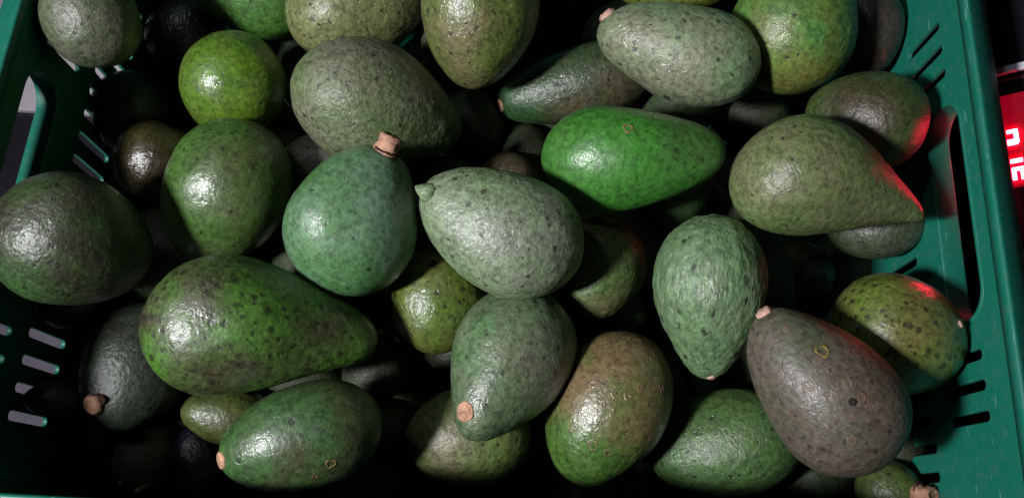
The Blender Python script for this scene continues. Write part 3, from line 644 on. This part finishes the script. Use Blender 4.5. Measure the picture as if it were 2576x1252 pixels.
def torus(R_, r_, rs, n1=30, n2=6):
    vs, fs = [], []
    sq = .75 + .3 * rs.rand(); ph = rs.rand(4) * 6.28; w = [1 + .12 * math.sin(2 * math.pi * i_ / n1 * 2 + ph[0]) + .10 * math.sin(2 * math.pi * i_ / n1 * 3 + ph[1]) + .06 * math.sin(2 * math.pi * i_ / n1 * 5 + ph[2]) for i_ in range(n1)]
    for i in range(n1):
        a = 2 * math.pi * i / n1
        ww = .5 * w[i] + .5 * w[i - 1]
        for j in range(n2):
            b = 2 * math.pi * j / n2
            rr = R_ * ww + r_ * (1 + .5 * math.sin(a * 3 + ph[3])) * math.cos(b)
            vs.append((rr * math.cos(a), rr * sq * math.sin(a), r_ * .6 * math.sin(b)))
    for i in range(n1):
        for j in range(n2):
            fs.append((i * n2 + j, ((i + 1) % n1) * n2 + j, ((i + 1) % n1) * n2 + (j + 1) % n2, i * n2 + (j + 1) % n2))
    return vs, fs
def mark(o, P, nrm, rad, kind, seed, k, rs):
    P = np.array(P); nrm = np.array(nrm)
    P = P + nrm * relief(P[None], seed, k)[0]
    if kind in ('nib', 'stub'):
        lean = .85 if kind == 'nib' else .45
        nrm = nrm * (1 - lean) + np.array([0, 0, lean])
    q = Vector(nrm).to_track_quat('Z', 'Y')
    if kind == 'ring':
        vs, fs = torus(rad * .8, rad * .19, rs)
        c = mesh_obj('ring_scar', vs, fs, RINGM if rad > .003 else RINGB, o)
    else:
        nm, pr, na, jit, mt = KINDS[kind]
        vs, fs = lathe(pr, na, jit, rs)
        vs = [(x * rad, y * rad, z * rad) for x, y, z in vs]
        c = mesh_obj(nm, vs, fs, mt or o.data.materials[0], o, True)
        if kind in ('knob', 'stub'):
            vs, fs = torus(rad * (.86 if kind == 'knob' else 1.02), rad * .20, rs)
            r2 = mesh_obj('stem_recess', vs, fs, RECESS, o); r2.location = Vector(P); r2.rotation_mode = 'QUATERNION'; r2.rotation_quaternion = q
    c.location = Vector(P); c.rotation_mode = 'QUATERNION'; c.rotation_quaternion = q

# look of each fruit: label, green, brown, then skin settings, then mesh relief (lumps, dents, pebbles)
G = dict
LOOK = {
    # large fruit in front
    'n1': ('large green long-necked avocado with brown upper side and black pores, left of centre', G(green=(72,112,40), brown=(62,56,42), brownness=.34, speck=1.35, pebble=.65, grad=-1.2), (1, 1, 1)),
    'b1': ('smooth blue-green pear-shaped avocado standing neck up with a tan stem stub', G(sat=1., green=(70,112,68), brown=(90,118,94), brownness=.4, speck=.25, pebble=.55, rough=.45, coat=.45, deep=(70,112,58)), (2.0, 1.2, .8)),
    'c1': ('pale grey-green avocado with a pointed stemless tip facing left, in the middle', G(green=(112,136,94), brown=(112,120,102), brownness=.35, speck=.5, coat=0.25, pebble=1.1, deep=(100,118,90), pale=.5), (1, 1.2, 1.2)),
    'l1': ('grey-green avocado whose neck points down left and ends in a round tan stem scar', G(green=(82,112,74), brown=(100,104,84), brownness=.4, speck=.4, coat=0.7, pebble=1.), (1, 1, 1)),
    'd1': ('vivid green smooth avocado lying with neck to the right and a corky ring scar', G(sat=1.05, green=(58,108,40), brown=(58,92,44), brownness=.25, speck=.2, pebble=.6, rough=.40, deep=(54,118,40), pale=.25), (1.1, 1, .8)),
    'e1': ('pale grey-green avocado with a black pit on its underside, neck to the upper left', G(green=(110,138,96), brown=(120,120,98), brownness=.42, speck=.3, coat=0.8, pebble=1.1, deep=(96,112,86)), (1, 1, 1)),
    'g1': ('dull olive avocado with a long neck to the right lit red by the scale display', G(green=(94,118,66), brown=(100,102,72), brownness=.42, speck=.35, coat=0.2, pebble=1.), (1, 1, 1)),
    'i1': ('pale green strongly pebbled avocado standing neck down, right of centre', G(sat=1., green=(92,120,82), brown=(98,110,84), brownness=.35, speck=.5, pebble=2.0, streak=.45, rough=.46, coat=0.45, deep=(88,118,78), pale=.5), (.8, 1.2, 2.6)),
    'j1': ('purple-brown avocado with small corky rings and a torn pale stem, lower right', G(green=(78,88,64), brown=(88,79,69), brownness=.62, speck=.3, rings=.7, pebble=.75, rough=.5, coat=0.3), (1.2, .8, .7)),
    'm1': ('glossy avocado, brown on top and green below, with corky rings at bottom centre', G(green=(74,108,44), brown=(108,92,64), brownness=.6, speck=.3, rings=.55, pebble=.8, rough=.36, coat=.8, grad=-4.), (.8, .8, .7)),
    'a1': ('greyish olive avocado leaning behind the stemmed one, its neck in shadow', G(green=(98,116,76), brown=(106,106,88), brownness=.48, speck=.5, coat=0.25, pebble=1.4, deep=(80,98,60), pale=.4), (1, 1.2, 1.1)),
    'f1': ('big round green-yellow avocado at the top right next to the crate wall', G(green=(84,128,52), brown=(100,104,48), brownness=.4, speck=.3, pebble=.9, deep=(66,112,60)), (1, 1, .9)),
    'r1': ('largest dull green avocado at the left edge, mottled with dark olive', G(green=(56,88,44), brown=(50,52,34), brownness=.6, speck=.7, pebble=1.), (2.0, 1.2, .8)),
    'p1': ('mid-green avocado with two grey shiny patches, between the yellow-green one and the long-necked one', G(green=(72,108,46), brown=(72,84,48), brownness=.4, speck=.4, pebble=.65, rough=.38, coat=.7), (2.0, 1.2, .8)),
    'o1': ('green avocado with brown scarred right side and its stem end at left, bottom edge', G(green=(56,90,44), brown=(66,60,42), brownness=.42, speck=.35, pebble=.7, rough=.44, grad=0.), (.8, .8, .6)),
    'k1': ('round glossy olive avocado covered in black pores beside the right crate wall', G(green=(92,112,44), brown=(104,100,58), brownness=.4, speck=1.3, pebble=.6, rough=.34, coat=.9), (.8, .7, .7)),
    'q1': ('yellow-green avocado seen end on, upper left', G(sat=1., green=(94,122,34), brown=(78,104,32), brownness=.4, speck=.3, pebble=.75, rough=.38, coat=.9, deep=(84,124,30)), (1, 1.1, .9)),
    'x1': ('speckled straw-coloured avocado cut by the top edge, behind the greyish olive one', G(green=(124,132,84), brown=(104,98,64), brownness=.4, speck=.55, coat=0.5, pebble=1.1, pale=.5), (1, 1, 1)),
    'w1': ('bright green avocado at the top edge left of the straw-coloured one', G(green=(82,128,58), brown=(70,110,40), brownness=.4, speck=.35, pebble=.8), (1, 1, .8)),
    'y1': ('olive avocado with mauve-brown streak and brown lower tip, top centre', G(green=(92,108,50), brown=(116,100,78), brownness=.52, speck=.35, coat=0.8, pebble=1.1), (1, 1.2, 1.)),
    's1': ('grey-topped dull green avocado in the upper left corner of the crate', G(green=(70,94,48), brown=(104,102,90), brownness=.5, speck=.3, coat=0.2, pebble=1.1), (1, 1.4, 1)),
    # smaller or deeper fruit
    'ae': ('olive avocado with a white highlight and a black pit, below the stemmed one', G(green=(88,112,44), brown=(92,88,46), brownness=.4, speck=.7, pebble=.8, rough=.34, coat=1.), (1, 1, .8)),
    'ad': ('dark green avocado half hidden behind the pointed pale one, with a pale torn tip', G(green=(72,98,48), brown=(88,84,58), brownness=.45, speck=.3, coat=0.2, pebble=1.), (1, 1, 1)),
    'af': ('olive avocado beneath the one with the round stem scar, half in shadow', G(green=(98,118,62), brown=(104,98,74), brownness=.45, speck=.3, coat=0.15, pebble=1.), (1, 1, 1)),
    'z1': ('dark green avocado at top centre with its stem scar at the left end', G(green=(44,78,42), brown=(72,66,48), brownness=.4, speck=.3, coat=0.8, pebble=1., grad=-2.5), (1, 1, 1)),
    'h1': ('dark olive avocado against the right crate wall, its right end glowing red', G(green=(60,82,38), brown=(58,52,34), brownness=.35, speck=.3, coat=0.2, pebble=1.1), (1, 1, 1)),
    'ak': ('green pebbled avocado low at the bottom right, mostly in shadow', G(green=(68,98,56), brown=(70,96,50), brownness=.4, speck=.5, pebble=1.3), (1, 1.2, 1.4)),
    'al': ('dark slate-green avocado at lower left with a knobby pinkish stem', G(green=(58,68,54), brown=(40,38,32), brownness=.45, speck=.3, pebble=1.1, coat=.3), (1, 1, 1)),
    'u1': ('brownish dark avocado with wet glints between the left edge fruit and the mid-green one', G(green=(62,60,30), brown=(44,30,28), brownness=.5, speck=.2, pebble=1., rough=.3, coat=1.), (1, 1, 1)),
    'v1': ('small grey avocado end showing left of the stemmed one', G(green=(100,108,94), brown=(110,104,96), brownness=.4, speck=.5, pebble=1.), (1, 1, 1)),
    'aa': ('yellow-olive avocado at the top edge above the pale grey-green one', G(green=(112,122,44), brown=(86,92,44), brownness=.4, speck=.4, pebble=1.), (1, 1, 1)),
    't1': ('dark grey-green avocado below the one in the upper left corner', G(green=(52,60,42), brown=(48,42,50), brownness=.5, speck=.2, pebble=1.), (1, 1, 1)),
    'ab': ('dark brown-green avocado in the top right corner of the crate', G(green=(52,54,40), brown=(60,48,44), brownness=.5, speck=.2, pebble=1.), (1, 1, 1)),
    'ac': ('brown avocado of which only the top shows above the pointed pale one', G(green=(70,72,48), brown=(84,70,52), brownness=.5, speck=.3, pebble=1.), (1, 1, 1)),
    'ag': ('dark green avocado peeking out below the vivid green one', G(green=(54,86,42), brown=(56,62,44), brownness=.4, speck=.3, pebble=1.), (1, 1, 1)),
    'ai': ('dull green avocado end below the red-lit long-necked one', G(green=(58,74,42), brown=(70,74,62), brownness=.4, speck=.2, pebble=1.), (1, 1, 1)),
    'aj': ('small dark avocado tip between the vivid green and the dull olive ones', G(green=(66,78,46), brown=(80,76,56), brownness=.4, speck=.3, pebble=1.), (1, 1, 1)),
    'ah': ('small dark avocado deep in the gap right of the pebbled one, tip to the left', G(green=(84,92,46), brown=(92,72,50), brownness=.5, speck=.2, pebble=1.), (1, 1, 1)),
    'am': ('olive avocado wedged under the large long-necked one, lower left', G(green=(74,88,38), brown=(70,70,36), brownness=.4, speck=.3, pebble=1.), (1, 1, 1)),
    'an': ('small black overripe avocado with blue glints, bottom left', G(green=(24,24,40), brown=(22,18,26), brownness=.5, speck=0., pebble=1.6, rough=.28, coat=1.), (1, 1.4, 1.4)),
    'ao': ('green avocado at the bottom right with an orange-brown stem stub', G(green=(84,104,50), brown=(64,74,40), brownness=.4, speck=.2, pebble=1.), (1, 1, 1)),
    'ap': ('small grey-brown avocado end under the left edge fruit', G(green=(64,66,54), brown=(62,50,46), brownness=.5, speck=.2, pebble=1.), (1, 1, 1)),
    'aq': ('small dark brown avocado against the left crate wall, low in the pile', G(green=(36,36,24), brown=(40,28,22), brownness=.5, speck=.2, pebble=1.), (1, 1, 1)),
    'ar': ('nearly black avocado with one bright glint, left of the bright green one at the top', G(green=(32,30,26), brown=(30,24,24), brownness=.5, speck=.2, pebble=1.2, rough=.3, coat=1.), (1, 1, 1)),
}
LOW = G(green=(46, 66, 32), brown=(46, 48, 28), brownness=.5, speck=.3, coat=.08, rough=.58)  # skin colour darkened and dulled to paint in deep shade between the fruit
seed = 11
low_mats = []
rs = np.random.RandomState(4)
for key, shape in SHAPES.items():
    seed += 7
    if key in LOOK:
        label, st, k = LOOK[key]
        mat = skin('avocado skin ' + key, seed, **st)
        big = shape[4] > .06
        o = avocado(key, shape, mat, seed, k, (150, 190) if big else (80, 100))
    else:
        if len(low_mats) < 4: low_mats.append(skin('shade-darkened avocado skin', seed, **LOW))
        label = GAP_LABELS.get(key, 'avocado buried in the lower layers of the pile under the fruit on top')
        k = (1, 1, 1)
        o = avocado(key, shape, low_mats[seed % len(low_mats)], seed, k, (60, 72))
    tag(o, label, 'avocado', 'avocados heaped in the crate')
    for mk, P, nr, rad, kind in MARKS:
        if mk == key: mark(o, P, nr, rad, kind, seed, k, rs)
